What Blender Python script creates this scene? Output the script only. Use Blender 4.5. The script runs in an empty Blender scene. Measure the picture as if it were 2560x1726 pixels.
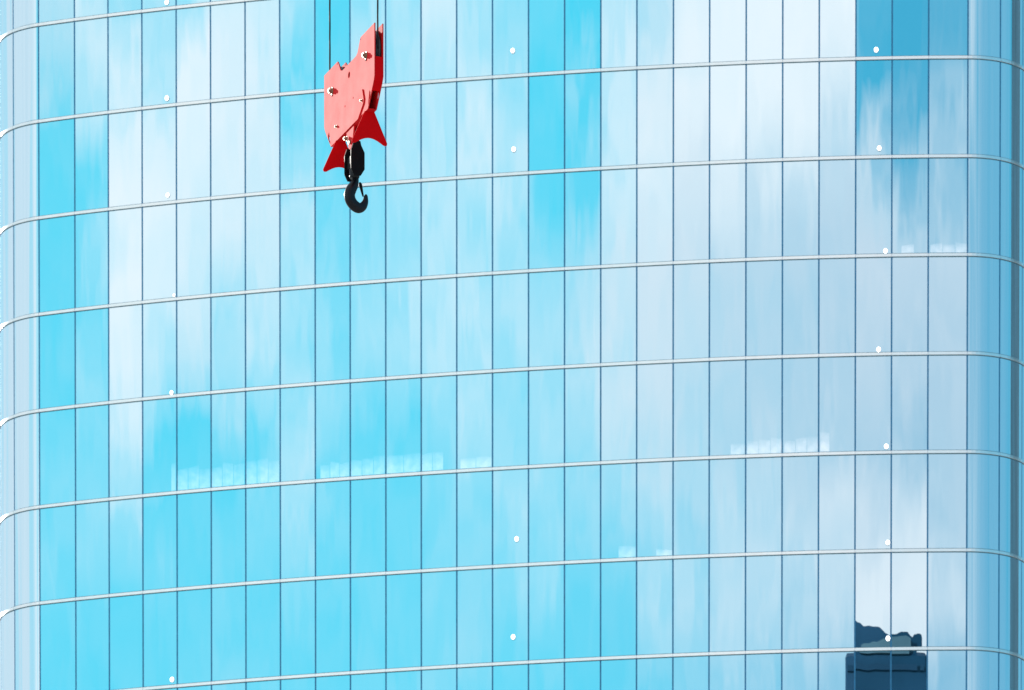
import bpy, bmesh, math, random
from mathutils import Vector, Matrix
R = math.radians
rng = random.Random(7)
scene = bpy.context.scene
C = scene.collection

# ------------------------------------------------------------------ camera
F_PX, PITCH, SHIFT_PX, CAM_Z = 21015.6, -0.0468725, 7488.85, 1.7
cam_d = bpy.data.cameras.new('camera')
cam = bpy.data.objects.new('camera', cam_d)
C.objects.link(cam)
cam.location = (0, 0, CAM_Z)
cam.rotation_euler = (math.pi / 2 + PITCH, 0, 0)
cam_d.sensor_width = 36
cam_d.lens = 36 * F_PX / 2560
cam_d.shift_y = SHIFT_PX / 2560
cam_d.clip_start, cam_d.clip_end = 0.5, 5000
cam_d.dof.use_dof = True
cam_d.dof.focus_distance = 87.0
cam_d.dof.aperture_fstop = 19
scene.camera = cam

def pixel_ray(px, py):
    """direction through a point of the photograph (2560 x 1726)"""
    xc, yc = (px - 1280) / F_PX, (863 + SHIFT_PX - py) / F_PX
    c, s = math.cos(PITCH), math.sin(PITCH)
    return Vector((xc, c - yc * s, s + yc * c))

# ------------------------------------------------------------------ sun and exposure
SUN_AZ = math.atan2(-25.0, 39.0)          # clockwise from +Y
SUN_EL = R(19.6)
sun_dir = Vector((math.sin(SUN_AZ) * math.cos(SUN_EL), math.cos(SUN_AZ) * math.cos(SUN_EL), math.sin(SUN_EL)))
sd = bpy.data.lights.new('sun', 'SUN')
sd.energy, sd.angle, sd.color = 4.0, R(0.5), (1.0, 0.95, 0.88)
sun = bpy.data.objects.new('sun', sd)
C.objects.link(sun)
sun.rotation_euler = (-sun_dir).to_track_quat('-Z', 'Y').to_euler()
sun.location = (-60, 90, 160)
vs = scene.view_settings
vs.view_transform, vs.look, vs.exposure, vs.gamma = 'Standard', 'None', 0.25, 1.0
vs.use_curve_mapping = False

# ------------------------------------------------------------------ facade plan (also used to lay out the sky)
# mullion positions along the gently bowed front, measured lateral pixel + plan depth
MX = [96.1, 186, 269.9, 354.6, 440.3, 526.1, 612.6, 699.2, 787.2, 874.8, 963.9, 1052.6, 1141.7, 1231.2, 1321.4, 1411.6,
      1502.2, 1592.4, 1683.7, 1774.3, 1865.6, 1957, 2048.3, 2140, 2230.6, 2321.9, 2420.2]
MY = [331.988, 331.428, 330.95, 330.497, 330.067, 329.658, 329.267, 328.894, 328.537, 328.194, 327.866, 327.55, 327.247,
      326.957, 326.68, 326.416, 326.165, 325.929, 325.708, 325.505, 325.32, 325.155, 325.013, 324.896, 324.807, 324.748, 324.723]
FLOOR, Z_BAND = 3.6899, 109.587 + CAM_Z
front = []
for x, y in zip(MX, MY):
    d = pixel_ray(x, 20)
    front.append(Vector((d.x * y / d.y, y)))
def chord_angle(a, b):
    return math.atan2(a.y - b.y, b.x - a.x)
th_l = chord_angle(front[0], front[1]) + R(0.6)
th_r = chord_angle(front[-2], front[-1])
CORNER_R = 2.45
def corner(p, th, sign, step=30.5, panes=3, sub=8, CORNER_R=CORNER_R):
    """rounded corner leaving the front at point p; returns a list of panes, each a list of plan points going outward"""
    out, cur = [], [p.copy()]
    ang = th
    n = Vector((-math.sin(th), -math.cos(th)))
    cen = p - n * CORNER_R
    for k in range(panes):
        pts = []
        for j in range(sub + 1):
            a = ang + sign * R(step) * j / sub
            pts.append(cen + CORNER_R * Vector((-math.sin(a), -math.cos(a))))
        ang += sign * R(step)
        out.append(pts)
    return out, ang
left_corner, ang_l = corner(front[0], th_l, +1, 26.4, 3, 8, 2.75)
right_corner, ang_r = corner(front[-1], th_r, -1)
# every column as a list of plan points running left -> right
columns = [list(reversed(p)) for p in reversed(left_corner)] + [[front[i], front[i + 1]] for i in range(26)] + right_corner
N_LEFT = 3

# ------------------------------------------------------------------ world: Nishita sky with a broken cloud layer
world = bpy.data.worlds.new('World')
scene.world = world
world.use_nodes = True
world.cycles.sampling_method = 'MANUAL'
world.cycles.sample_map_resolution = 512
scene.cycles.max_bounces = 6
nt = world.node_tree
nt.nodes.clear()
def nd(tree, kind, **kw):
    n = tree.nodes.new(kind)
    for k, v in kw.items():
        setattr(n, k, v)
    return n
def plug(tree, a, sock):
    if isinstance(a, (int, float)):
        sock.default_value = a
    else:
        tree.links.new(a, sock)
def mth(op, a, b=0.0, c=0.0, tree=None, clamp=False):
    tree = tree or nt
    n = nd(tree, 'ShaderNodeMath', operation=op, use_clamp=clamp)
    for i, v in enumerate((a, b, c)):
        plug(tree, v, n.inputs[i])
    return n.outputs[0]
tc = nd(nt, 'ShaderNodeTexCoord')
sep = nd(nt, 'ShaderNodeSeparateXYZ')
nt.links.new(tc.outputs['Generated'], sep.inputs[0])
DX, DY, DZ = sep.outputs
az = mth('MULTIPLY', mth('ARCTAN2', mth('MULTIPLY', DX, -1.0), mth('MULTIPLY', DY, -1.0)), 180 / math.pi)
hor = mth('SQRT', mth('ADD', mth('MULTIPLY', DX, DX), mth('MULTIPLY', DY, DY)))
el = mth('MULTIPLY', mth('ARCTAN2', DZ, hor), 180 / math.pi)
# wispy displacement of the cloud field
comb = nd(nt, 'ShaderNodeCombineXYZ')
nt.links.new(az, comb.inputs[0])
nt.links.new(el, comb.inputs[1])
def noise(scale, detail, rough, off=0.0, dist=0.0, stretch=(1, 1, 1)):
    mp = nd(nt, 'ShaderNodeMapping')
    mp.inputs['Location'].default_value = (off, off * 0.37, off * 0.11)
    mp.inputs['Scale'].default_value = stretch
    nt.links.new(comb.outputs[0], mp.inputs[0])
    n = nd(nt, 'ShaderNodeTexNoise')
    n.inputs['Scale'].default_value = scale
    n.inputs['Detail'].default_value = detail
    n.inputs['Roughness'].default_value = rough
    n.inputs['Distortion'].default_value = dist
    nt.links.new(mp.outputs[0], n.inputs['Vector'])
    return n.outputs[0]
warp1 = mth('SUBTRACT', noise(1.9, 4, 0.5, 3.1, 0, (1.5, 0.5, 1)), 0.5)
warp2 = mth('SUBTRACT', noise(1.9, 4, 0.5, 41.7, 0, (1.5, 0.5, 1)), 0.5)
azw = mth('MULTIPLY_ADD', warp1, 2.8, az)
elw = mth('MULTIPLY_ADD', warp2, 1.6, el)
# cloud cover by direction: one column per 1.5 degrees of azimuth, one row per 0.56 degrees of elevation
COVER = [
    [.55,.50,.12,.10,.15,.08,.20,.10,.08], [.60,.45,.08,.12,.25,.30,.20,.10,.08], [.30,.85,.95,.97,.85,.85,.25,.10,.08],
    [.45,.80,.93,.80,.45,.08,.15,.10,.08], [.30,.90,.85,.80,.60,.05,.10,.10,.15], [.90,.85,.80,.45,.35,.05,.12,.15,.20],
    [.75,.85,.75,.70,.55,.10,.15,.10,.10], [.40,.10,.55,.50,.30,.50,.45,.20,.10], [.05,.05,.08,.15,.25,.10,.15,.08,.10],
    [.40,.60,.20,.35,.30,.08,.12,.10,.15], [.35,.50,.50,.40,.30,.08,.12,.10,.12], [.75,.60,.55,.50,.45,.25,.20,.20,.20],
    [.40,.75,.55,.50,.50,.30,.20,.30,.10], [.40,.45,.55,.45,.45,.30,.40,.15,.08], [.12,.05,.08,.25,.45,.40,.30,.15,.05],
    [.00,.02,.05,.35,.60,.40,.20,.10,.05], [.65,.70,.70,.75,.70,.50,.25,.10,.08], [.60,.90,.85,.90,.75,.50,.20,.15,.15],
    [.85,.95,.95,.85,.65,.45,.25,.20,.25], [.95,.95,.85,.70,.55,.45,.40,.30,.25], [.95,.95,.80,.65,.55,.55,.45,.35,.30],
    [.95,.93,.75,.65,.55,.55,.50,.40,.35], [.95,.88,.70,.70,.60,.55,.75,.50,.35], [.00,.00,.70,.92,.75,.60,.92,.98,.85],
    [.00,.02,.60,.85,.70,.30,.65,.95,.80], [.06,.18,.50,.80,.65,.60,.45,.55,.30]]
for row in COVER[17:]:                        # the grey bank is thick: little blue shows through it
    for k in range(3, 8):
        row[k] += (1 - row[k]) * 0.3
A0, A1 = -8.0, 54.0
col_az = []
for i in range(26):
    th = chord_angle(front[i], front[i + 1])
    mid = (front[i] + front[i + 1]) / 2
    col_az.append(math.degrees(2 * th - math.atan2(mid.x, mid.y)))
def el_of(py):
    d = pixel_ray(1280, py)
    return math.degrees(math.atan2(d.z, math.hypot(d.x, d.y)))
EL_TOP, EL_STEP = el_of(30), (el_of(30) - el_of(30 + 215 * 8)) / 8
fac = mth('DIVIDE', mth('SUBTRACT', azw, A0), A1 - A0, clamp=True)
rowt = mth('DIVIDE', mth('SUBTRACT', EL_TOP, elw), EL_STEP)
rowt = mth('MINIMUM', mth('MAXIMUM', rowt, 0.0), 8.0)
cover = None
for g in range(3):
    ramp = nd(nt, 'ShaderNodeValToRGB')
    cr = ramp.color_ramp
    cr.interpolation = 'LINEAR'
    stops = sorted(zip([(a - A0) / (A1 - A0) for a in col_az], COVER))
    while len(cr.elements) < len(stops):
        cr.elements.new(0.5)
    for e, (pos, row) in zip(cr.elements, stops):
        e.position = pos
    for e, (pos, row) in zip(cr.elements, stops):
        e.color = (row[3 * g], row[3 * g + 1], row[3 * g + 2], 1)
    nt.links.new(fac, ramp.inputs[0])
    sc = nd(nt, 'ShaderNodeSeparateColor')
    nt.links.new(ramp.outputs[0], sc.inputs[0])
    for j in range(3):
        k = 3 * g + j
        w = mth('MAXIMUM', mth('SUBTRACT', 1.0, mth('ABSOLUTE', mth('SUBTRACT', rowt, float(k)))), 0.0)
        term = mth('MULTIPLY', w, sc.outputs[j])
        cover = term if cover is None else mth('ADD', cover, term)
# the same broken cloud elsewhere in the sky
wide = nd(nt, 'ShaderNodeMapRange', interpolation_type='SMOOTHSTEP')
nt.links.new(noise(0.07, 4, 0.55, 12.3, 0.4, (1, 1.6, 1)), wide.inputs[0])
wide.inputs[1].default_value, wide.inputs[2].default_value = 0.28, 0.50
def smooth(x, a, b):
    m = nd(nt, 'ShaderNodeMapRange', interpolation_type='SMOOTHSTEP')
    plug(nt, x, m.inputs[0])
    m.inputs[1].default_value, m.inputs[2].default_value = a, b
    return m.outputs[0]
inside = mth('MULTIPLY', mth('MULTIPLY', smooth(az, col_az[-1] - 4.0, col_az[-1] - 0.6), smooth(az, col_az[0] + 4.0, col_az[0] + 0.6)),
             mth('MULTIPLY', smooth(el, EL_TOP - 12 * EL_STEP, EL_TOP - 9 * EL_STEP), smooth(el, EL_TOP + 5 * EL_STEP, EL_TOP + 1 * EL_STEP)))
mixc = nd(nt, 'ShaderNodeMix', data_type='FLOAT')
nt.links.new(inside, mixc.inputs[0])
# (cover hand-set by azimuth: thinned on one side, thickened on the other)
nt.links.new(mth('MAXIMUM', mth('MULTIPLY', wide.outputs[0], mth('MULTIPLY_ADD', smooth(az, -40.0, 25.0), 0.68, 0.20)),
                    mth('MULTIPLY', smooth(az, 48.0, 60.0), 0.55)), mixc.inputs[2])
nt.links.new(cover, mixc.inputs[3])
cov = mixc.outputs[0]
fine = mth('SUBTRACT', noise(3.2, 3.5, 0.5, 77.0, 0.5, (1.6, 0.45, 1)), 0.5)
cov = mth('MULTIPLY_ADD', mth('MULTIPLY', fine, mth('SUBTRACT', 1.15, mth('ABSOLUTE', mth('SUBTRACT', mth('MULTIPLY', cov, 2.0), 1.0)))), 0.62, cov, clamp=True)
sky = nd(nt, 'ShaderNodeTexSky', sky_type='NISHITA')
sky.sun_disc = False
sky.sun_elevation = SUN_EL
sky.sun_rotation = SUN_AZ
sky.air_density, sky.dust_density, sky.ozone_density = 1.0, 0.2, 3.0
SKY_STRENGTH = 0.15
tint = nd(nt, 'ShaderNodeMix', data_type='RGBA', blend_type='MULTIPLY')
tint.inputs[0].default_value = 1.0
nt.links.new(sky.outputs[0], tint.inputs[6])
tint.inputs[7].default_value = (0.42, 2.1, 1.55, 1)
cap = nd(nt, 'ShaderNodeMix', data_type='RGBA', blend_type='DARKEN')
cap.inputs[0].default_value = 1.0
nt.links.new(tint.outputs[2], cap.inputs[6])
cap.inputs[7].default_value = (0.165 / SKY_STRENGTH, 0.66 / SKY_STRENGTH, 0.83 / SKY_STRENGTH, 1)
# hand-set azimuth ramp: darker side put into the clear sky's colour, not the clouds'
az_ramp = smooth(mth('COSINE', mth('MULTIPLY', mth('SUBTRACT', az, 100.0), math.pi / 180)), -0.17, 0.24)
bright = mth('MULTIPLY_ADD', az_ramp, 0.34, 0.66)
cloud = nd(nt, 'ShaderNodeMix', data_type='RGBA', blend_type='MIX')
cloud.inputs[6].default_value = (0.50 / SKY_STRENGTH, 0.595 / SKY_STRENGTH, 0.69 / SKY_STRENGTH, 1)
cloud.inputs[7].default_value = (0.94 / SKY_STRENGTH, 0.90 / SKY_STRENGTH, 0.90 / SKY_STRENGTH, 1)
# thick cloud is greyer underneath: a grey bank lies low towards the far corner, loose grey patches elsewhere
bank = mth('MULTIPLY', smooth(azw, 27.0, 10.0), smooth(elw, EL_TOP - 0.8 * EL_STEP, EL_TOP - 3.2 * EL_STEP))
loose = mth('MULTIPLY', smooth(noise(0.16, 4, 0.5, 5.5), 0.50, 0.70), 0.3)
side = mth('MULTIPLY', mth('ADD', smooth(az, col_az[-1] - 1.0, col_az[-1] - 30.0), mth('MULTIPLY', smooth(az, 50.0, 62.0), 0.6)), mth('MULTIPLY_ADD', noise(0.3, 3, 0.5, 9.1), 0.6, 0.6))
shade = mth('MAXIMUM', mth('MAXIMUM', mth('MULTIPLY', bank, mth('MULTIPLY_ADD', smooth(elw, EL_TOP - 4.6 * EL_STEP, EL_TOP - 6.6 * EL_STEP), -0.38, 0.65)), loose), side, clamp=True)
shade = mth('MINIMUM', shade, 1.0)
nt.links.new(mth('SUBTRACT', 1.0, shade), cloud.inputs[0])
cm = nd(nt, 'ShaderNodeVectorMath', operation='MULTIPLY')
bcol = nd(nt, 'ShaderNodeCombineXYZ')         # same ramp turns the darkened side bluer
nt.links.new(bright, bcol.inputs[0])
nt.links.new(mth('MULTIPLY', bright, mth('MULTIPLY_ADD', az_ramp, 0.10, 0.90)), bcol.inputs[1])
nt.links.new(mth('MULTIPLY', bright, mth('MULTIPLY_ADD', az_ramp, -0.06, 1.06)), bcol.inputs[2])
skymix = nd(nt, 'ShaderNodeMix', data_type='RGBA', blend_type='MIX')
nt.links.new(cov, skymix.inputs[0])
nt.links.new(cap.outputs[2], cm.inputs[0])
nt.links.new(cm.outputs[0], skymix.inputs[6])
nt.links.new(cloud.outputs[2], skymix.inputs[7])
nt.links.new(bcol.outputs[0], cm.inputs[1])
bg = nd(nt, 'ShaderNodeBackground')
bg.inputs[1].default_value = SKY_STRENGTH
nt.links.new(skymix.outputs[2], bg.inputs[0])
wo = nd(nt, 'ShaderNodeOutputWorld')
nt.links.new(bg.outputs[0], wo.inputs[0])

# ------------------------------------------------------------------ materials
def principled(name, color, rough=0.5, metal=0.0, spec=0.5, vary=0.0, scale=20.0, bump=0.0, bump_scale=80.0, coat=0.0):
    m = bpy.data.materials.new(name)
    m.use_nodes = True
    t = m.node_tree
    b = t.nodes['Principled BSDF']
    b.inputs['Base Color'].default_value = (*color, 1)
    b.inputs['Roughness'].default_value = rough
    b.inputs['Metallic'].default_value = metal
    b.inputs['Specular IOR Level'].default_value = spec
    b.inputs['Coat Weight'].default_value = coat
    if vary or bump:
        co = nd(t, 'ShaderNodeTexCoord')
        n = nd(t, 'ShaderNodeTexNoise')
        n.inputs['Scale'].default_value = scale
        n.inputs['Detail'].default_value = 6
        t.links.new(co.outputs['Object'], n.inputs['Vector'])
        if vary:
            mr = nd(t, 'ShaderNodeMapRange')
            t.links.new(n.outputs[0], mr.inputs[0])
            mr.inputs[1].default_value, mr.inputs[2].default_value = 0.3, 0.7
            mr.inputs[3].default_value, mr.inputs[4].default_value = 1 - vary, 1 + vary
            mx = nd(t, 'ShaderNodeVectorMath', operation='SCALE')
            mx.inputs[0].default_value = color
            t.links.new(mr.outputs[0], mx.inputs['Scale'])
            t.links.new(mx.outputs[0], b.inputs['Base Color'])
            mr2 = nd(t, 'ShaderNodeMapRange')
            t.links.new(n.outputs[0], mr2.inputs[0])
            mr2.inputs[1].default_value, mr2.inputs[2].default_value = 0.3, 0.7
            mr2.inputs[3].default_value, mr2.inputs[4].default_value = max(0.02, rough - vary * 0.3), min(1, rough + vary * 0.3)
            t.links.new(mr2.outputs[0], b.inputs['Roughness'])
        if bump:
            n2 = nd(t, 'ShaderNodeTexNoise')
            n2.inputs['Scale'].default_value = bump_scale
            t.links.new(co.outputs['Object'], n2.inputs['Vector'])
            bp = nd(t, 'ShaderNodeBump')
            bp.inputs['Strength'].default_value = 0.5
            bp.inputs['Distance'].default_value = bump
            t.links.new(n2.outputs[0], bp.inputs['Height'])
            t.links.new(bp.outputs[0], b.inputs['Normal'])
    return m

def glass_material():
    m = bpy.data.materials.new('mirror_glass')
    m.use_nodes = True
    t = m.node_tree
    t.nodes.clear()
    out = nd(t, 'ShaderNodeOutputMaterial')
    gl = nd(t, 'ShaderNodeBsdfGlossy')
    gl.inputs['Color'].default_value = (0.78, 0.93, 1.0, 1)
    gl.inputs['Roughness'].default_value = 0.0
    df = nd(t, 'ShaderNodeBsdfDiffuse')
    df.inputs['Color'].default_value = (0.02, 0.16, 0.26, 1)
    mix = nd(t, 'ShaderNodeMixShader')
    mix.inputs[0].default_value = 0.06
    # roller waves left by tempering: very shallow, different in each pane
    co = nd(t, 'ShaderNodeTexCoord')
    oi = nd(t, 'ShaderNodeObjectInfo')
    mp = nd(t, 'ShaderNodeMapping')
    mp.inputs['Scale'].default_value = (1.0, 1.0, 0.16)
    t.links.new(co.outputs['Object'], mp.inputs[0])
    n = nd(t, 'ShaderNodeTexNoise', noise_dimensions='4D')
    n.inputs['Scale'].default_value = 1.6
    n.inputs['Detail'].default_value = 0.8
    t.links.new(mp.outputs[0], n.inputs['Vector'])
    t.links.new(mth('MULTIPLY', oi.outputs['Random'], 40.0, tree=t), n.inputs['W'])
    bp = nd(t, 'ShaderNodeBump')
    bp.inputs['Strength'].default_value = 1.0
    bp.inputs['Distance'].default_value = 0.0005
    t.links.new(n.outputs[0], bp.inputs['Height'])
    t.links.new(bp.outputs[0], gl.inputs['Normal'])
    t.links.new(gl.outputs[0], mix.inputs[1])
    t.links.new(df.outputs[0], mix.inputs[2])
    t.links.new(mix.outputs[0], out.inputs[0])
    return m

M = {
    'glass': glass_material(),
    'mullion': principled('mullion_metal', (0.03, 0.24, 0.46), 0.35, vary=0.15, scale=3),
    'gasket': principled('gasket_rubber', (0.08, 0.24, 0.32), 0.6, vary=0.1, scale=5),
    'band': principled('band_metal', (1.0, 0.985, 0.97), 0.22, metal=0.9, vary=0.04, scale=2.0),
    'core': principled('core_dark', (0.02, 0.06, 0.10), 0.5, vary=0.2, scale=0.5),
    'glow_film': principled('glow_film_white', (0.80, 0.93, 0.95), 0.12, spec=0.9, vary=0.04, scale=4),
    'red': principled('red_paint', (0.82, 0.004, 0.008), 0.74, spec=0.25, vary=0.05, scale=5, bump=0.0008, bump_scale=60),
    'red_shaded': principled('red_paint_shaded', (0.90, 0.003, 0.006), 0.8, spec=0.06, vary=0.05, scale=5, bump=0.0008, bump_scale=60),  # same red paint, shaded copy: light on fins and webs put into the colour
    'steel': principled('zinc_steel', (0.36, 0.31, 0.20), 0.45, metal=0.3, spec=0.2, vary=0.25, scale=40),
    'rope': principled('rope_steel', (0.045, 0.048, 0.052), 0.7, spec=0.2, metal=0.1, vary=0.3, scale=60),
    'sheave': principled('sheave_iron', (0.06, 0.06, 0.065), 0.5, metal=0.3, vary=0.3, scale=15),
    'black': principled('black_paint', (0.007, 0.007, 0.008), 0.6, spec=0.1, vary=0.3, scale=12, bump=0.001, bump_scale=40),
    'forged': principled('forged_black', (0.008, 0.009, 0.012), 0.38, spec=0.3, vary=0.35, scale=9, bump=0.003, bump_scale=25),
    'lamp': principled('lamp_housing', (0.75, 0.77, 0.78), 0.4, vary=0.05),
    'ground': principled('ground_concrete', (0.46, 0.44, 0.41), 0.9, vary=0.2, scale=0.05),
    'dark_tower': principled('tower_glass_dark', (0.006, 0.035, 0.075), 0.25, spec=0.3, vary=0.3, scale=0.08),
    'spandrel': principled('spandrel_metal', (0.008, 0.035, 0.07), 0.8, spec=0.1, vary=0.2, scale=0.2),
    'slate': principled('slate_glass', (0.05, 0.14, 0.20), 0.5, vary=0.25, scale=0.1),
    'dark_roof': principled('tower_roof_metal', (0.03, 0.085, 0.12), 0.5, vary=0.3, scale=0.1),
}
lens_m = bpy.data.materials.new('lamp_lens')
lens_m.use_nodes = True
lb = lens_m.node_tree.nodes['Principled BSDF']
lb.inputs['Base Color'].default_value = (0.9, 0.9, 0.9, 1)
lb.inputs['Emission Color'].default_value = (1, 1, 1, 1)
lb.inputs['Emission Strength'].default_value = 2.5

# ------------------------------------------------------------------ helpers
def link(name, mesh, mat, parent=None, loc=None, rot=None, smooth=None):
    if smooth is not None:
        for p in mesh.polygons:
            p.use_smooth = smooth
    if mat is not None and not mesh.materials:
        mesh.materials.append(mat)
    o = bpy.data.objects.new(name, mesh)
    C.objects.link(o)
    o.parent = parent
    if loc is not None:
        o.location = loc
    if rot is not None:
        o.rotation_euler = rot
    return o
def empty(name, loc, label, cat, group=None, rot=(0, 0, 0)):
    o = bpy.data.objects.new(name, None)
    C.objects.link(o)
    o.location = loc
    o.rotation_euler = rot
    tag(o, label, cat, group)
    return o
def tag(o, label, cat, group=None):
    o['label'], o['category'] = label, cat
    if group:
        o['group'] = group
def pydata(name, v, f):
    me = bpy.data.meshes.new(name)
    me.from_pydata([tuple(p) for p in v], [], f)
    me.update()
    return me
def from_bm(name, bm, bevel=0.0, seg=2):
    if bevel:
        bmesh.ops.bevel(bm, geom=[e for e in bm.edges], offset=bevel, segments=seg, affect='EDGES', clamp_overlap=True)
    bmesh.ops.recalc_face_normals(bm, faces=bm.faces)
    me = bpy.data.meshes.new(name)
    bm.to_mesh(me)
    bm.free()
    return me
def sweep_profile(name, path, profile):
    """path: plan points (Vector 2d, outward normal on the viewer's side); profile: (out, z) points"""
    n = len(path)
    verts, faces = [], []
    for i, p in enumerate(path):
        a = path[max(0, i - 1)]
        b = path[min(n - 1, i + 1)]
        t = (b - a).normalized()
        nrm = Vector((t.y, -t.x))
        for o, z in profile:
            verts.append((p.x + nrm.x * o, p.y + nrm.y * o, z))
    m = len(profile)
    for i in range(n - 1):
        for j in range(m):
            k = (j + 1) % m
            faces.append((i * m + j, i * m + k, (i + 1) * m + k, (i + 1) * m + j))
    faces.append(tuple(range(m)))
    faces.append(tuple((n - 1) * m + j for j in reversed(range(m))))
    return pydata(name, verts, faces)
def trim(path, d):
    """shorten a polyline by d at both ends"""
    out = [p.copy() for p in path]
    out[0] += (path[1] - path[0]).normalized() * d
    out[-1] += (path[-2] - path[-1]).normalized() * d
    return out

# ------------------------------------------------------------------ ground
g = pydata('ground', [(-2500, -2500, 0), (2500, -2500, 0), (2500, 2500, 0), (-2500, 2500, 0)], [(0, 1, 2, 3)])
go = link('ground', g, M['ground'])
go['kind'] = 'structure'

# ------------------------------------------------------------------ the glass tower
base = (front[0] + front[-1]) / 2
tower = empty('office_tower', (base.x, base.y, 0),
              'curved office tower clad in mirror-blue glass panes with white floor bands', 'office tower')
def local(p):
    return Vector((p.x - base.x, p.y - base.y))
GAP = 0.030           # half the joint between two panes
BAND_H = 0.058        # half height of a floor band cover
SEAM = 0.026          # dark seam above and below the cover
ROWS = range(-2, 7)
pane_h = FLOOR - 2 * (BAND_H + SEAM)
film_spots = {}
pane_meshes = []
for ci, col in enumerate(columns):
    pts = [local(p) for p in trim(col, GAP)]
    cen = (pts[0] + pts[-1]) / 2
    loc_pts = [p - cen for p in pts]
    h = pane_h / 2
    me = sweep_profile('pane', loc_pts, [(-0.03, -h), (0.0, -h), (0.0, h), (-0.03, h)])
    if len(pts) > 2:
        nf = len(me.polygons)
        for p in me.polygons:
            p.use_smooth = abs(p.normal.z) < 0.5 and p.index < nf - 2
        me.set_sharp_from_angle(angle=R(25)) if hasattr(me, 'set_sharp_from_angle') else None
    me.materials.append(M['glass'])
    pane_meshes.append((me, cen))
panes = {}
for r in ROWS:
    zc = Z_BAND - (r + 0.5) * FLOOR
    for ci, (me, cen) in enumerate(pane_meshes):
        o = bpy.data.objects.new('pane', me)
        C.objects.link(o)
        o.parent = tower
        o.location = (cen.x, cen.y, zc)
        flat = N_LEFT <= ci < N_LEFT + 26
        k = 1.0 if flat else 0.4
        o.rotation_euler = (R(rng.gauss(0, 0.055)) * k, 0, R(rng.gauss(0, 0.06)) * k)
        if ci >= 25 and r >= 4:
            o.rotation_euler = (0, 0, 0)
        panes[(ci, r)] = o
# mullions: one upright per joint, set back behind the glass
z_top, z_bot = Z_BAND + 2 * FLOOR, Z_BAND - 7 * FLOOR
joints = [columns[0][0]] + [c[-1] for c in columns]
for i, p in enumerate(joints):
    a = columns[i - 1] if i > 0 else None
    b = columns[i] if i < len(columns) else None
    t = Vector((0, 0))
    if a: t += (a[-1] - a[-2]).normalized()
    if b: t += (b[1] - b[0]).normalized()
    t.normalize()
    nrm = Vector((t.y, -t.x))
    q = local(p)
    v = []
    for z in (z_bot, z_top):
        for s, o in ((-0.045, -0.012), (0.045, -0.012), (0.045, -0.10), (-0.045, -0.10)):
            v.append((t.x * s + nrm.x * o, t.y * s + nrm.y * o, z))
    me = pydata('mullion', v, [(0, 1, 5, 4), (1, 2, 6, 5), (2, 3, 7, 6), (3, 0, 4, 7), (3, 2, 1, 0), (4, 5, 6, 7)])
    link('mullion', me, M['mullion'], tower, (q.x, q.y, 0))
# floor bands: dark recessed gasket with a white rounded cover in pane-long lengths
whole = [p for c in columns for p in c[:-1]] + [columns[-1][-1]]
gk = sweep_profile('floor_band', [local(p) for p in whole],
                   [(-0.11, -0.11), (-0.012, -0.11), (-0.012, 0.11), (-0.11, 0.11)])
gk.materials.append(M['gasket'])
prof = [(-0.010, -BAND_H), (0.046, -BAND_H), (0.052, -0.90 * BAND_H), (0.044, 0.90 * BAND_H), (0.038, BAND_H), (-0.010, BAND_H)]
cover_meshes = []
for col in columns:
    pts = [local(p) for p in trim(col, 0.004)]
    me = sweep_profile('cover_strip', pts, prof)
    for p in me.polygons:
        p.use_smooth = False
    me.materials.append(M['band'])
    cover_meshes.append(me)
for k in range(-1, 7):
    bo = bpy.data.objects.new('floor_band', gk)
    C.objects.link(bo)
    bo.parent = tower
    bo.location = (0, 0, Z_BAND - k * FLOOR)
    for me in cover_meshes:
        so = bpy.data.objects.new('cover_strip', me)
        C.objects.link(so)
        so.parent = bo
# core behind the cladding, carried down to the street
def core_mesh():
    t_l = Vector((math.sin(ang_l), math.cos(ang_l))) if False else None
    pts = []
    n = len(whole)
    for i, p in enumerate(whole):
        a, b = whole[max(0, i - 1)], whole[min(n - 1, i + 1)]
        t = (b - a).normalized()
        pts.append(p - Vector((t.y, -t.x)) * 0.13)
    el_, er_ = pts[0], pts[-1]
    pts.append(er_ + Vector((0.5, 26)))
    pts.append(el_ + Vector((4.0, 26)))
    pts = [local(p) for p in pts]
    m = len(pts)
    v = [(p.x, p.y, 0) for p in pts] + [(p.x, p.y, z_top + 0.4) for p in pts]
    f = [(i, (i + 1) % m, m + (i + 1) % m, m + i) for i in range(m)] + [tuple(reversed(range(m))), tuple(range(m, 2 * m))]
    return pydata('building_core', v, f)
link('building_core', core_mesh(), M['core'], tower)

def on_facade(px, py, out=0.0):
    """point of the cladding seen at a photograph position, its pane column and outward normal"""
    d = pixel_ray(px, py)
    for ci, col in enumerate(columns):
        for a, b in zip(col[:-1], col[1:]):
            e = b - a
            den = d.x * e.y - d.y * e.x
            if abs(den) < 1e-9:
                continue
            s = (a.x * e.y - a.y * e.x) / den
            u = (a.x * d.y - a.y * d.x) / den
            if s > 0 and 0 <= u <= 1:
                t = e.normalized()
                nrm = Vector((t.y, -t.x, 0))
                if nrm.y < 0.2:
                    return Vector((d.x * s, d.y * s, d.z * s + CAM_Z)) + nrm * out, ci, nrm, t
    return None

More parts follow.
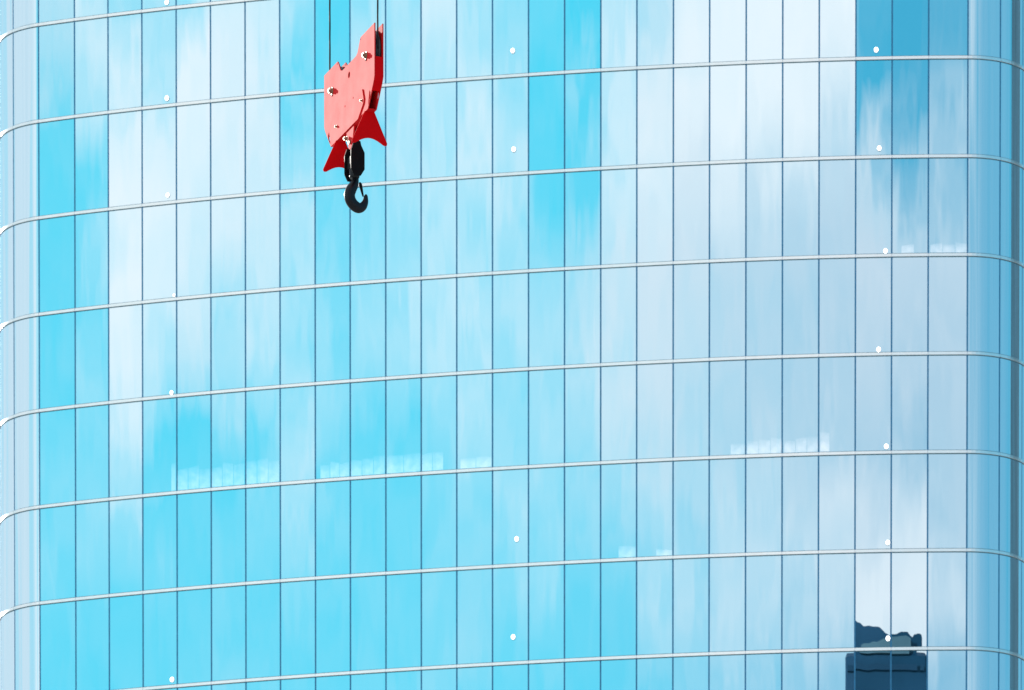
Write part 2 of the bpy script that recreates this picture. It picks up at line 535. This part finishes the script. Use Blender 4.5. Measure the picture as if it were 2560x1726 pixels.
# added glowing sheets that brighten patches at the feet of some panes
def glow_film(px0, px1, floor_k, heights):
    """stuck strip by strip on the panes above band floor_k; heights in metres"""
    mean = sum(heights) / len(heights)
    heights = [0.65 * mean + 0.35 * h for h in heights]
    n = len(heights)
    zb = Z_BAND - floor_k * FLOOR + BAND_H + SEAM
    for i, hh in enumerate(heights):
        x0 = px0 + (px1 - px0) * i / n + 1.0
        x1 = px0 + (px1 - px0) * (i + 1) / n - 0.5
        pa, ca, na, ta = on_facade(x0, 1000)
        pb, cb, nb, tb = on_facade(x1, 1000)
        if ca != cb:
            continue
        po = panes[(ca, floor_k - 1)]
        cen = pane_meshes[ca][1]
        a = local(Vector((pa.x, pa.y))) - cen
        b = local(Vector((pb.x, pb.y))) - cen
        n2 = Vector((na.x, na.y))
        z0 = -pane_h / 2 + 0.01
        z1 = z0 + hh
        v = []
        for q, o in ((a, 0.003), (b, 0.003), (b, 0.006), (a, 0.006)):
            p = q + n2 * o
            v.append((p.x, p.y, z0))
        dz = rng.uniform(-0.05, 0.05)
        for q, o, e in ((a, 0.003, -dz), (b, 0.003, dz), (b, 0.006, dz), (a, 0.006, -dz)):
            p = q + n2 * o
            v.append((p.x, p.y, z1 + e))
        me = pydata('glow_sheet', v, [(0, 1, 5, 4), (1, 2, 6, 5), (2, 3, 7, 6), (3, 0, 4, 7), (3, 2, 1, 0), (4, 5, 6, 7)])
        link('glow_sheet', me, M['glow_film'], po)
fm = M['glow_film'].node_tree                     # transparent sheet with emission added to make the pale patches glow
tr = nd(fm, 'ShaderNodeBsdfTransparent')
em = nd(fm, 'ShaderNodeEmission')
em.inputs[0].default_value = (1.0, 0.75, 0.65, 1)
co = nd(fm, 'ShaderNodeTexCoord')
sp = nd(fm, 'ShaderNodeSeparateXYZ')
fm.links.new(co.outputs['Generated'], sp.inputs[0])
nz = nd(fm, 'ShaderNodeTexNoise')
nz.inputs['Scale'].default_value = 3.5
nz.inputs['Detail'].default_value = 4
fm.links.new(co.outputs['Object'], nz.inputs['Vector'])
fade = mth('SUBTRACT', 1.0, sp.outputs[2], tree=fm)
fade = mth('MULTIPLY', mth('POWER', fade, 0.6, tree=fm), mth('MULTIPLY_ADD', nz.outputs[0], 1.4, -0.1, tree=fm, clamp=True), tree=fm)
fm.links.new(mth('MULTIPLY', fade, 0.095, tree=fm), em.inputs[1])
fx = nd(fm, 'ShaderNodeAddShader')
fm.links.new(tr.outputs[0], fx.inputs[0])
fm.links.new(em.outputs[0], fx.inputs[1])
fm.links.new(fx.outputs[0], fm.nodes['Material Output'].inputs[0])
# (pixel span, band, heights) per pane
glow_film(427, 439, 4, [1.05])
glow_film(442, 525, 4, [0.80, 0.95, 0.62])
glow_film(528, 611, 4, [0.62, 0.98, 0.80])
glow_film(614, 698, 4, [0.92, 0.98, 0.70])
glow_film(800, 873, 4, [0.42, 0.68, 0.48])
glow_film(876, 962, 4, [0.50, 0.62, 0.80])
glow_film(966, 1051, 4, [0.66, 0.70])
glow_film(1054, 1108, 4, [0.62, 0.72])
glow_film(1150, 1229, 4, [0.35, 0.42])
glow_film(1826, 1864, 4, [0.40])
glow_film(1867, 1956, 4, [0.42, 0.50, 0.62])
glow_film(1960, 2046, 4, [0.30, 0.55, 0.70])
glow_film(2050, 2074, 4, [0.72])
glow_film(2252, 2284, 2, [0.30])
glow_film(2324, 2418, 2, [0.34, 0.26, 0.38])
glow_film(1546, 1591, 5, [0.42])
glow_film(1640, 1682, 5, [0.22])

# ------------------------------------------------------------------ small lamps on the cladding
def lathe(pts, seg=20):
    bm = bmesh.new()
    rings = []
    for r, z in pts:
        if r < 1e-6:
            rings.append([bm.verts.new((0, 0, z))])
        else:
            rings.append([bm.verts.new((r * math.cos(2 * math.pi * i / seg), r * math.sin(2 * math.pi * i / seg), z)) for i in range(seg)])
    for a, b in zip(rings[:-1], rings[1:]):
        if len(a) == 1 and len(b) == 1:
            continue
        for i in range(seg):
            j = (i + 1) % seg
            if len(a) == 1:
                bm.faces.new((a[0], b[i], b[j]))
            elif len(b) == 1:
                bm.faces.new((a[i], a[j], b[0]))
            else:
                bm.faces.new((a[i], a[j], b[j], b[i]))
    return bm
house = from_bm('lamp_housing', lathe([(0, -0.004), (0.085, -0.004), (0.092, 0.0), (0.092, 0.03), (0.084, 0.036), (0.076, 0.034), (0, 0.030)]))
lens = from_bm('lens', lathe([(0.078, 0.033), (0.074, 0.044), (0.055, 0.054), (0.028, 0.059), (0, 0.060)]))
for me in (house, lens):
    for p in me.polygons:
        p.use_smooth = True
house.materials.append(M['lamp'])
lens.materials.append(lens_m)
LAMPS = [(417.3, 6.6, 1), (417.8, 246.3, 1), (419.8, 488.7, .9), (435.5, 738.6, .55), (429.4, 982.4, .85), (430.7, 1699.7, 1),
         (1282, 127.6, 1), (1284.5, 374.3, 1), (1292, 1348.4, 1), (1283.3, 1593.3, 1),
         (2190.5, 125.5, 1), (2198, 371.6, 1), (2213.8, 628.4, 1), (2196.6, 874.7, 1), (2215.7, 1117, 1), (2219.5, 1357.3, 1), (2219.9, 1597, 1)]
for x, y, s in LAMPS:
    p, ci, nrm, t = on_facade(x, y, 0.004)
    lab = 'small round white lamp shining low on a blue glass pane of the tower'
    if s < 0.7:
        lab = 'smallest white lamp, tucked against an upright joint of the glass tower'
    elif (x, y) == (2219.9, 1597):
        lab = 'white lamp shining in the middle of the mirrored dark skyscraper crown'
    lo = empty('facade_lamp', p, lab, 'lamp', 'white lamps on the glass tower')
    lo.rotation_euler = Vector((nrm.x, nrm.y, 0)).to_track_quat('Z', 'Y').to_euler()
    lo.scale = (s, s * 1.2, s)
    for nm, me in (('lamp_housing', house), ('lens', lens)):
        o = bpy.data.objects.new(nm, me)
        C.objects.link(o)
        o.parent = lo

# ------------------------------------------------------------------ the dark tower that the glass mirrors
def mirrored_point(px, py, ci, dist):
    """where the pane column ci reflects the line of sight through (px, py), dist metres beyond the glass (plan)"""
    p, _, nrm, t = on_facade(px, py)
    a, b = columns[ci][0], columns[ci][-1]
    e = (b - a).normalized()
    n = Vector((e.y, -e.x, 0))
    d = pixel_ray(px, py)
    r = d - 2 * d.dot(n) * n
    return p + r * (dist / math.hypot(r.x, r.y))
DT = 430.0
ml = mirrored_point(2104, 1660, N_LEFT + 22, DT)
mr = mirrored_point(2318, 1660, N_LEFT + 24, DT)
mt = mirrored_point(2190, 1566, N_LEFT + 23, DT)
mid = (ml + mr) / 2
width = (Vector((ml.x, ml.y)) - Vector((mr.x, mr.y))).length
ax = math.atan2(ml.y - mr.y, ml.x - mr.x)
dt = empty('skyscraper', (mid.x, mid.y, 0), 'dark blue glass skyscraper with a curved crown, mirrored low in the tower panes', 'skyscraper', rot=(0, 0, ax))
HT = mt.z
print('skyscraper', mid, width, HT, 'axis', math.degrees(ax))
hw, dp = width / 2, 15.0
near = dt.matrix_basis.inverted() @ Vector((front[20].x, front[20].y, 0))
yo = -dp if near.y > 0 else dp       # the side that faces the glass stands on the empty
sh_z = mirrored_point(2190, 1630, N_LEFT + 23, DT).z
bm = bmesh.new()
bmesh.ops.create_cube(bm, size=1.0, matrix=Matrix.Translation((0, yo, sh_z / 2)) @ Matrix.Diagonal((2 * hw, 2 * dp, sh_z, 1)))
link('wall', from_bm('wall', bm, 0.4, 1), M['dark_tower'], dt)
for side in (-1, 1):
    for k in range(14):
        zf = sh_z - 1.5 - k * 3.9
        bm = bmesh.new()
        bmesh.ops.create_cube(bm, size=1.0, matrix=Matrix.Translation((0, yo + side * (dp + 0.12), zf)) @ Matrix.Diagonal((2 * hw - 1.2, 0.3, 0.5, 1)))
        link('spandrel', from_bm('spandrel', bm), M['spandrel'], dt)
# crown: a raked parapet wall with an arched plant screen behind it
inv = dt.matrix_basis.inverted()
def crown_points(rows):
    out = []
    for px, py, ci in rows:
        p = inv @ mirrored_point(px, py, N_LEFT + ci, DT)
        out.append((p.x, p.z))
    return out
def crown(name, pts, y0, y1, mat):
    v = [(x, y, z) for y in (y0, y1) for x, z in [(pts[0][0], sh_z - 0.3)] + pts + [(pts[-1][0], sh_z - 0.3)]]
    m = len(pts) + 2
    f = [tuple(range(m)), tuple(reversed(range(m, 2 * m)))] + [(i, m + i, m + (i + 1) % m, (i + 1) % m) for i in range(m)]
    me = pydata(name, v, f)
    bm = bmesh.new(); bm.from_mesh(me)
    bmesh.ops.recalc_face_normals(bm, faces=bm.faces)
    bm.to_mesh(me); bm.free()
    return link(name, me, mat, dt)
top = crown_points([(2142, 1546, 23), (2150, 1556, 23), (2165, 1566, 23), (2195, 1571, 23), (2216, 1580, 23), (2228, 1590, 23),
                    (2234, 1583, 24), (2250, 1578, 24), (2266, 1579, 24), (2274, 1588, 24), (2284, 1592, 24), (2290, 1582, 24), (2297, 1584, 24), (2302, 1592, 24)])
top.insert(0, (top[0][0] + 3.0, top[0][1] - 1.0))
crown('crown', top, yo - dp * 0.98, yo + dp * 0.98, M['dark_tower'])
low = crown_points([(2158, 1618, 23), (2180, 1611, 23), (2228, 1600, 23), (2234, 1594, 24), (2262, 1593, 24), (2276, 1600, 24)])
for sgn in (-1, 1):
    crown('plant_screen', low, yo + sgn * dp * 0.97, yo + sgn * (dp + 0.3), M['dark_roof'])

# neighbouring block that darkens the rounded corner
nb = empty('slate_office_block', (175, 352, 0), 'slate blue office block standing beside the curved glass tower', 'office block')
bm = bmesh.new()
bmesh.ops.create_cube(bm, size=1.0, matrix=Matrix.Translation((0, 0, 115)) @ Matrix.Diagonal((44, 60, 230, 1)))
link('wall', from_bm('wall', bm, 0.5, 1), M['slate'], nb)
for k in range(13):
    bm = bmesh.new()
    bmesh.ops.create_cube(bm, size=1.0, matrix=Matrix.Translation((-22.3, -28 + 4.7 * k, 115)) @ Matrix.Diagonal((0.7, 0.9, 228, 1)))
    link('pier', from_bm('pier', bm), M['dark_roof'], nb)

# ------------------------------------------------------------------ crane hook block
S = 0.0040                                     # metres per photograph pixel at the block
depth = S * F_PX
ray = pixel_ray(884.0, 185.0)
fwd = Vector((0, math.cos(PITCH), math.sin(PITCH)))
P0 = cam.location + ray * (depth / ray.dot(fwd))
A_BLK = R(72.0)
yaw = -A_BLK - math.atan2(ray.x, ray.y)        # local x runs along the block, y away from the open face, z up
blk = empty('crane_hook_block', P0, 'red steel crane hook block with two sheaves and a black hook hanging in the air', 'hook block', rot=(0, 0, yaw))
blk.scale = (1, 1, 0.983)                      # heights were read on the tilted picture plane
GAPW = 17.9 * S                                # between the side plates
T = 3.0 * S                                    # plate thickness

def plate(name, outline, y0, y1, mat, parent, bevel=0.0025, holes=()):
    """polygon in the block's x-z plane (photograph pixels), extruded in y (metres)"""
    bm = bmesh.new()
    outer = [bm.verts.new((x * S, 0, z * S)) for x, z in outline]
    edges = [bm.edges.new((outer[i], outer[(i + 1) % len(outer)])) for i in range(len(outer))]
    for hole in holes:
        hv = [bm.verts.new((x * S, 0, z * S)) for x, z in hole]
        edges += [bm.edges.new((hv[i], hv[(i + 1) % len(hv)])) for i in range(len(hv))]
    bmesh.ops.triangle_fill(bm, use_beauty=True, use_dissolve=False, edges=edges)
    faces = list(bm.faces)
    for v in bm.verts:
        v.co.y = y0
    ext = bmesh.ops.extrude_face_region(bm, geom=faces)
    for v in [e for e in ext['geom'] if isinstance(e, bmesh.types.BMVert)]:
        v.co.y = y1
    bmesh.ops.recalc_face_normals(bm, faces=bm.faces)
    if bevel:
        sharp = [e for e in bm.edges if len(e.link_faces) == 2 and e.calc_face_angle() > R(60)]
        bmesh.ops.bevel(bm, geom=sharp, offset=bevel, segments=1, affect='EDGES', clamp_overlap=True)
    me = bpy.data.meshes.new(name)
    bm.to_mesh(me); bm.free()
    return link(name, me, mat, parent)
def circ(x, z, r, n=12):
    return [(x + r * math.cos(2 * math.pi * i / n), z + r * math.sin(2 * math.pi * i / n)) for i in range(n)]
half = [(57, 25), (69, 30), (87, 54), (94, 60), (204, 60), (204, -71), (199, -80), (193, -88), (150, -137)]
outline = half + [(-x, z) for x, z in reversed(half)]
def slot(s):
    return [(s * 164, -95), (s * 172, -102), (s * 170, -112), (s * 158, -128), (s * 153, -127), (s * 158, -112)][::s]
holes = [circ(0, -4, 7.5, 16), circ(95, 54, 2.2, 8), circ(-95, 54, 2.2, 8), circ(33, -72, 2.4, 8), circ(-33, -72, 2.4, 8), slot(1), slot(-1)]
plate('side_plate', outline, -GAPW / 2 - T, -GAPW / 2, M['red'], blk, 0.002, holes)
plate('side_plate', outline, GAPW / 2, GAPW / 2 + T, M['red'], blk, 0.002, holes)

def strip(name, pts, y0, y1, th, mat, parent):
    """bent flat bar following pts (photograph pixels, x-z plane) between the plates"""
    v, f = [], []
    P = [Vector((x * S, z * S)) for x, z in pts]
    n = len(P)
    for i, p in enumerate(P):
        t = (P[min(n - 1, i + 1)] - P[max(0, i - 1)]).normalized()
        nr = Vector((t.y, -t.x)) * th
        v += [(p.x, y0, p.y), (p.x, y1, p.y), (p.x + nr.x, y1, p.y + nr.y), (p.x + nr.x, y0, p.y + nr.y)]
    for i in range(n - 1):
        a, b = 4 * i, 4 * i + 4
        for j in range(4):
            k = (j + 1) % 4
            f.append((a + j, a + k, b + k, b + j))
    f += [(3, 2, 1, 0), (4 * n - 4, 4 * n - 3, 4 * n - 2, 4 * n - 1)]
    me = pydata(name, v, f)
    bm = bmesh.new(); bm.from_mesh(me)
    bmesh.ops.recalc_face_normals(bm, faces=bm.faces)
    bm.to_mesh(me); bm.free()
    return link(name, me, mat, parent)
e = GAPW / 2 + 0.001
for s in (1, -1):
    strip('end_web', [(s * 202, -23), (s * 202, -71), (s * 196, -82), (s * 181, -100)], -e, e, 0.008 * -s, M['red_shaded'], blk)
s = 1
strip('bent_bar', [(s * 112, -76), (s * 124, -104), (s * 120, -114), (s * 100, -126), (s * 78, -139)], -GAPW / 2 - T - 0.010, -GAPW / 2 - T + 0.002, 0.012 * s, M['red'], blk)  # thin bent bar raised from the plate face
strip('bottom_web', [(-150, -134), (-60, -136), (60, -136), (148, -134)], -e, e, 0.010, M['red'], blk)

# sheaves
SR = 55 * S
for s in (1, -1):
    bm = lathe([(0.03, -0.026), (SR * 0.55, -0.014), (SR * 0.80, -0.016), (SR + 0.020, -0.026), (SR + 0.022, -0.020), (SR - 0.004, -0.008),
                (SR - 0.007, 0), (SR - 0.004, 0.008), (SR + 0.022, 0.020), (SR + 0.020, 0.026), (SR * 0.80, 0.016), (SR * 0.55, 0.014), (0.03, 0.026)], 48)
    bmesh.ops.rotate(bm, verts=bm.verts, cent=(0, 0, 0), matrix=Matrix.Rotation(R(90), 3, 'X'))
    link('sheave', from_bm('sheave', bm), M['sheave'], blk, (s * 137.5 * S, 0, 0), smooth=True)

def hexnut(name, x, z, r, protr, shank_r, shank_l, parent, mat=None):
    bm = bmesh.new()
    y_face = -GAPW / 2 - T
    def cyl(rad, y0, y1, n, rot=0.0):
        a = [bm.verts.new((rad * math.cos(2 * math.pi * i / n + rot), y0, rad * math.sin(2 * math.pi * i / n + rot))) for i in range(n)]
        b = [bm.verts.new((rad * math.cos(2 * math.pi * i / n + rot), y1, rad * math.sin(2 * math.pi * i / n + rot))) for i in range(n)]
        for i in range(n):
            j = (i + 1) % n
            bm.faces.new((a[i], a[j], b[j], b[i]))
        bm.faces.new(a); bm.faces.new(list(reversed(b)))
    cyl(r * 1.25, 0.001, -protr * 0.18, 20)
    cyl(r, -protr * 0.17, -protr, 6, 0.3)
    cyl(shank_r, -protr * 0.98, -protr - shank_l, 14)
    o = link(name, from_bm(name, bm), mat or M['steel'], parent, (x * S, y_face, z * S))
    return o
for s in (1, -1):
    hexnut('axle_nut', s * 137.5, 0, 7.2 * S, 8.0 * S, 4.0 * S, 3.0 * S, blk)
    hexnut('bolt', s * 102, -101, 3.0 * S, 4.0 * S, 1.8 * S, 1.5 * S, blk)
# retaining clips below the axle nuts
for s in (1, -1):
    plate('keeper_plate', [(s * 137.5 - 3, -9), (s * 137.5 + 3, -9), (s * 137.5 + 3, -13), (s * 137.5 - 3, -13)], -GAPW / 2 - T - 0.006, -GAPW / 2 - T + 0.001, M['black'], blk, 0.001)

# flared guard fins across the block
def fin(x, ztop):
    top, bot, drop = 12.5, 46.0, 72.0
    prof = [(-top, 3), (-bot, -drop), (-bot + 0.5, -drop - 4.5), (-bot + 4, -drop - 6.5), (-bot + 9, -drop - 5.5)]
    n = 9
    for i in range(1, n):
        t = i / n
        y = -bot + 9 + (2 * bot - 18) * t
        prof.append((y, -drop - 5.5 + 15 * math.sin(math.pi * t)))
    prof += [(bot - 9, -drop - 5.5), (bot - 4, -drop - 6.5), (bot - 0.5, -drop - 4.5), (bot, -drop), (top, 3)]
    v = [(-T / 2, y * S, z * S) for y, z in prof] + [(T / 2, y * S, z * S) for y, z in prof]
    m = len(prof)
    f = [tuple(range(m)), tuple(reversed(range(m, 2 * m)))] + [(i, m + i, m + (i + 1) % m, (i + 1) % m) for i in range(m)]
    me = pydata('guard_fin', v, f)
    bm = bmesh.new(); bm.from_mesh(me)
    bmesh.ops.recalc_face_normals(bm, faces=bm.faces)
    bm.to_mesh(me); bm.free()
    return link('guard_fin', me, M['red_shaded'], blk, (x * S, 0, ztop * S))
fin(127, -138)
fin(-106, -138)

# hanging lugs with the pin that carries the hook
lug = [(-34, -128), (34, -128), (26, -152), (17, -176), (12, -185), (0, -191), (-12, -185), (-17, -176), (-26, -152)]
lh = [circ(0, -172, 5.5, 12)]
plate('lug', lug, -GAPW / 2 - 0.001, -GAPW / 2 + 0.016, M['red'], blk, 0.0015, lh)
plate('lug', lug, GAPW / 2 - 0.016, GAPW / 2 + 0.001, M['red'], blk, 0.0015, lh)
bm = lathe([(0, -0.055), (5.4 * S, -0.055), (5.4 * S, 0.055), (0, 0.055)], 20)
bmesh.ops.rotate(bm, verts=bm.verts, cent=(0, 0, 0), matrix=Matrix.Rotation(R(90), 3, 'X'))
link('pin', from_bm('pin', bm), M['steel'], blk, (0, 0, -172 * S))
hexnut('pin_nut', -18, -158, 5.0 * S, 7.0 * S, 3.0 * S, 2.0 * S, blk)

# black swivel housing: two chamfered cheeks and the crosshead between them
def cheek(x):
    prof = [(-12, -182), (-4, -176), (7, -176), (9, -186), (18, -204), (18, -246), (8, -262), (-10, -262), (-18, -246), (-18, -200)]
    v = [(-0.008, y * S, z * S) for y, z in prof] + [(0.008, y * S, z * S) for y, z in prof]
    m = len(prof)
    f = [tuple(range(m)), tuple(reversed(range(m, 2 * m)))] + [(i, m + i, m + (i + 1) % m, (i + 1) % m) for i in range(m)]
    me = pydata('housing_cheek', v, f)
    bm = bmesh.new(); bm.from_mesh(me)
    bmesh.ops.recalc_face_normals(bm, faces=bm.faces)
    bmesh.ops.bevel(bm, geom=list(bm.edges), offset=0.002, segments=1, affect='EDGES', clamp_overlap=True)
    bm.to_mesh(me); bm.free()
    link('housing_cheek', me, M['black'], blk, (x * S, 2 * S, 0))
cheek(26)
cheek(-26)
bm = bmesh.new()
bmesh.ops.create_cube(bm, size=1.0, matrix=Matrix.Translation((0, 2 * S, -222 * S)) @ Matrix.Diagonal((50 * S, 24 * S, 34 * S, 1)))
link('crosshead', from_bm('crosshead', bm, 0.012, 2), M['black'], blk)
link('thrust_nut', from_bm('thrust_nut', lathe([(0, -262 * S), (11 * S, -262 * S), (13 * S, -258 * S), (13 * S, -240 * S), (0, -238 * S)], 20)), M['forged'], blk, (0, 2 * S, 0))
link('swivel_stem', from_bm('swivel_stem', lathe([(0, -208 * S), (8 * S, -208 * S), (9 * S, -196 * S), (9 * S, -168 * S), (0, -166 * S)], 16)), M['black'], blk, (0, 2 * S, 0))

# the hook: forged C with a tapering section, in the plane across the block
def tube(path, n=16, flat=0.8):
    """path: (y, z, r) photograph pixels in the plane across the block"""
    # smooth Catmull-Rom through the stations
    pts = []
    P = [Vector(p) for p in path]
    for i in range(len(P) - 1):
        p0, p1, p2, p3 = P[max(0, i - 1)], P[i], P[i + 1], P[min(len(P) - 1, i + 2)]
        for k in range(5):
            t = k / 5
            pts.append(0.5 * ((2 * p1) + (p2 - p0) * t + (2 * p0 - 5 * p1 + 4 * p2 - p3) * t * t + (3 * p1 - p0 - 3 * p2 + p3) * t ** 3))
    pts.append(P[-1])
    bm = bmesh.new()
    rings = []
    for i, p in enumerate(pts):
        a, b = pts[max(0, i - 1)], pts[min(len(pts) - 1, i + 1)]
        t = Vector((b.x - a.x, b.y - a.y)).normalized()
        nr = Vector((-t.y, t.x))
        ring = []
        for k in range(n):
            an = 2 * math.pi * k / n
            o = p.z * math.cos(an)
            ring.append(bm.verts.new((flat * p.z * math.sin(an) * S, (p.x + nr.x * o) * S, (p.y + nr.y * o) * S)))
        rings.append(ring)
    for a, b in zip(rings[:-1], rings[1:]):
        for k in range(n):
            bm.faces.new((a[k], a[(k + 1) % n], b[(k + 1) % n], b[k]))
    bm.faces.new(rings[0]); bm.faces.new(list(reversed(rings[-1])))
    return bm
def hk(zx, zy, r):
    """enlarged-view coordinates (origin 780,260; 5.227 per pixel) -> across-block y, height z, radius in photograph pixels"""
    px, py = 780 + zx / 5.227, 260 + zy / 5.227
    y = (px - 884.0) / 0.951
    return (y, 185.0 - py - 0.1057 * y, r / 5.227)
hp = [hk(566, 880, 40), hk(566, 950, 41), hk(566, 1005, 45), hk(546, 1065, 60), hk(513, 1125, 71), hk(490, 1195, 73), hk(500, 1265, 73),
      hk(543, 1322, 72), hk(606, 1348, 69), hk(660, 1316, 58), hk(692, 1258, 43), hk(700, 1205, 33), hk(704, 1170, 24), hk(706, 1150, 11)]
hook = link('hook', from_bm('hook', tube(hp, 18, 0.85)), M['forged'], blk, smooth=True)
lp = [hk(622, 1010, 10), hk(632, 1040, 22), hk(645, 1095, 19), hk(658, 1150, 14), hk(668, 1186, 10)]
link('latch', from_bm('latch', tube(lp, 10, 1.1)), M['black'], hook, smooth=True)

# ------------------------------------------------------------------ hoist ropes
def rope(px, py_end, dx, label):
    x0 = dx * S
    r, top = 0.0085, 9.0
    bm = bmesh.new()
    rings, n, m = [], 12, 90
    for i in range(m + 1):
        z = py_end * S + (top - py_end * S) * i / m
        ring = []
        for k in range(n):
            a = 2 * math.pi * k / n
            rr = r * (1 + 0.10 * math.cos(3 * a + z * 40))
            ring.append(bm.verts.new((rr * math.cos(a), rr * math.sin(a), z)))
        rings.append(ring)
    for a, b in zip(rings[:-1], rings[1:]):
        for k in range(n):
            bm.faces.new((a[k], a[(k + 1) % n], b[(k + 1) % n], b[k]))
    bm.faces.new(list(reversed(rings[0]))); bm.faces.new(rings[-1])
    me = from_bm('hoist_rope', bm)
    o = link('hoist_rope', me, M['rope'], None, P0 + Matrix.Rotation(yaw, 3, 'Z') @ Vector((x0, 0, 0)), (0, 0, yaw), smooth=True)
    tag(o, label, 'rope', 'hoist ropes of the crane')
rope(0, 2, 193.5, 'grey steel hoist rope running down onto the visible dark sheave of the hook block')
rope(0, 2, -193.5, 'grey steel hoist rope slipping behind the pink-lit side plate of the hook block')
